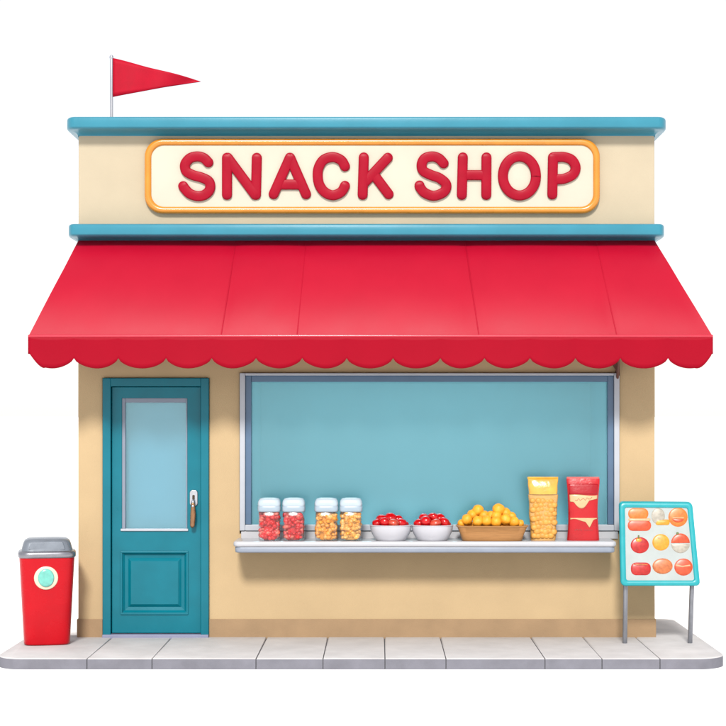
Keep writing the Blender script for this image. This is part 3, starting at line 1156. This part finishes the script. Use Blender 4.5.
PUFF = [(461.5, 523.5, -.28, .75), (467, 519.5, -.30, 1.0), (478, 521.5, -.33, 1.05), (486.5, 521, -.34, 1.0), (496, 522, -.33, 1.0), (505.5, 519.5, -.31, 1.05), (514, 522, -.30, 1.0), (520, 523.5, -.28, .75),
        (472.5, 515, -.24, 1.0), (478, 510.5, -.24, 1.08), (484, 516, -.25, 1.0), (491.5, 516.5, -.24, 1.05), (498.5, 509.5, -.25, 1.12), (505.5, 513.5, -.23, 1.05), (511.5, 517, -.24, .95), (496.5, 516.5, -.28, 1.0),
        (470, 526.5, -.22, 1.0), (484, 526.5, -.22, 1.0), (498, 526.5, -.22, 1.0), (512, 526.5, -.22, 1.0), (477, 527, -.27, 1.0), (491, 527, -.27, 1.0), (505, 527, -.27, 1.0)]
for i, (px, py, Y, s_) in enumerate(PUFF):
    o = bpy.data.objects.new('orange_puff', pu_me[i % 3])
    o.location = at(px, py, Y)
    o.scale = (s_, s_, s_)
    o.rotation_euler = (random.uniform(0, 6), random.uniform(0, 6), random.uniform(0, 6))
    col.objects.link(o)
    nth = ['first', 'second', 'third', 'fourth', 'fifth', 'sixth', 'seventh', 'eighth']
    if i < 8: lab = 'orange puff in the front row of the tan basket, ' + nth[i] + ' from the left'
    elif i < 16: lab = 'orange puff in the upper heap of the tan basket, ' + ['leftmost', '', 'right below the left peak', 'in the dip between the peaks', '', 'right below the topmost puff', 'rightmost', 'under the topmost puff'][i - 8]
    else: lab = 'orange puff lying low in the tan basket, mostly hidden by others'
    if i == 9: lab = 'orange puff at the top of the left peak in the tan basket'
    if i == 12: lab = 'topmost orange puff, on the right peak in the tan basket'
    if i == 0: lab = 'small orange puff at the left end of the tan basket'
    if i == 7: lab = 'small orange puff at the right end of the tan basket'
    tag(o, lab, 'snack puff', 'orange puffs heaped in the tan basket')

# bags
GY = -.26
gk = (D + GY) / D / S


def pouch(cx, w_fn, d_fn, z0, z1, n=28, nz=18, e=3.2):
    rs = []
    for j in range(nz + 1):
        f = j / nz
        rs.append(sqring(cx + .0015 * math.sin(f * 9), GY, w_fn(f), d_fn(f), z0 + (z1 - z0) * f, e, n))
    return rs


gx = at(543, 541, GY).x
bag1 = thing('snack_bag', (gx, GY, cz_t), 'tall clear bag packed with golden snacks and folded yellow top', 'snack bag', 'snack bags on the counter')
Zb = lambda py: cz_t + (540.5 - py) * gk
m1 = MB()
m1.rings(pouch(gx, lambda f: (12.3 + 2.6 * f) * gk + .002 * math.sin(f * 14), lambda f: .052 * (1 - .25 * f) + .004 * math.sin(PI * f), Zb(540.5), Zb(494.8)))
bg = m1.build('bag_body', M['bag_film'], bag1, sharp=60)
# packed snacks pressing through the front of the film
pk = MB()
for r_ in range(9):
    for c_ in range(5):
        f = (r_ + .5) / 9
        x = gx + ((c_ - 2) * 4.4 + (2.4 if r_ % 2 else -1.4) * .8 + random.uniform(-.8, .8)) * gk * (.86 + .16 * f)
        z = Zb(538) + (Zb(499) - Zb(538)) * f + random.uniform(-.005, .005)
        yf = GY - .052 * (1 - .25 * f) - .001
        s_ = 3.2 * gk * random.uniform(.8, 1.25)
        q = Vector((x, yf + .006, z))
        rs = []
        for i in range(1, 6):
            t_ = PI * i / 6
            rs.append([q + Vector((s_ * math.sin(t_) * math.cos(2 * PI * j / 10), s_ * .55 * math.sin(t_) * math.sin(2 * PI * j / 10), s_ * .9 * math.cos(t_))) for j in range(10)])
        pk.rings(rs, 0)
pk.build('packed_snacks', M['bag_puff'], bg, sharp=60)
m2 = MB()
m2.rings(pouch(gx - .001, lambda f: (14.3 + 1.0 * f) * gk, lambda f: .046 * (1 - f) ** .6 + .006 + .006 * math.sin(PI * f), Zb(494.5), Zb(478), nz=14))
m2.rings(pouch(gx - .001, lambda f: 15.4 * gk, lambda f: .006, Zb(479.5), Zb(477.2), nz=2))
m2.build('folded_top', M['bag_gold'], bag1, sharp=60)

rx = at(583, 541, GY).x
bag2 = thing('snack_bag', (rx, GY, cz_t), 'shiny red foil snack bag with cream bands at the right end of the counter', 'snack bag', 'snack bags on the counter')
rw = lambda f: (16.2 - 1.6 * math.sin(PI * min(1, f * 1.05)) + .4 * f) * gk
rd = lambda f: .05 * (1 - f ** 3) + .006
m3 = MB()
m3.rings(pouch(rx, rw, rd, Zb(540.5), Zb(479), nz=26))
m3.rings(pouch(rx, lambda f: 16.3 * gk, lambda f: .006, Zb(480), Zb(477.2), nz=2), 1)
rb = m3.build('bag_body', [M['bag_red'], M['bag_edge']], bag2, sharp=60)


def on_bag(u, py):
    """point on the front skin of the red bag; u in -1..1 across"""
    f = (540.5 - py) / (540.5 - 479)
    f = max(0, min(1, f))
    e = 3.2
    wx, dy = rw(f), rd(f)
    yy = dy * (1 - min(.999, abs(u)) ** e) ** (1 / e)
    return Vector((rx + u * wx, GY - yy - .002, Zb(py)))


def patch(mb, top, bot, mi, n=20, rows=8):
    """printed band between two curves row(u)"""
    g_ = []
    for j in range(rows + 1):
        g_.append([on_bag(-.9 + 1.8 * i / n, top(-.9 + 1.8 * i / n) + (bot(-.9 + 1.8 * i / n) - top(-.9 + 1.8 * i / n)) * j / rows) for i in range(n + 1)])
    mb.rings(g_, mi, False, False, closed=False)


pb = MB()
patch(pb, lambda u: 484 + .5 * u * u, lambda u: 494.5, 0)
pb.build('dark_panel', M['bag_dred'], rb, recalc=False, thick=.002)
pc = MB()
patch(pc, lambda u: 495.2 + .6 * math.sin(u * 3), lambda u: 502 + 6.5 * max(0, 1 - ((u + .15) / .5) ** 2) - 3.5 * max(0, u) , 0)
patch(pc, lambda u: 518, lambda u: 520.3 + 7 * max(0, 1 - abs(u - .38) / .28) ** 1.2 + 1.4 * math.sin(u * 4 + 1), 0)
pc.build('cream_band', M['bag_cream'], rb, recalc=False, thick=.002)
sq = MB()
def line_on(pts, r_):
    sq.tube([on_bag(u, py) + Vector((0, -.002, 0)) for u, py in pts], r_, n=6)
line_on([(-.55 + .11 * k, 500.2 - .18 * k + 1.3 * math.sin(k * 2.4)) for k in range(11)], .0016)
sq.build('script_mark', M['bag_dred'], rb)
sq = MB()
line_on([(-.6 + .06 * k, 529.5 + .9 * math.sin(k * 1.9)) for k in range(9)], .0016)
line_on([(.0 + .07 * k, 529.8 + .4 * math.sin(k * 2.6)) for k in range(9)], .0013)
sq.build('script_mark', M['bag_edge'], rb)
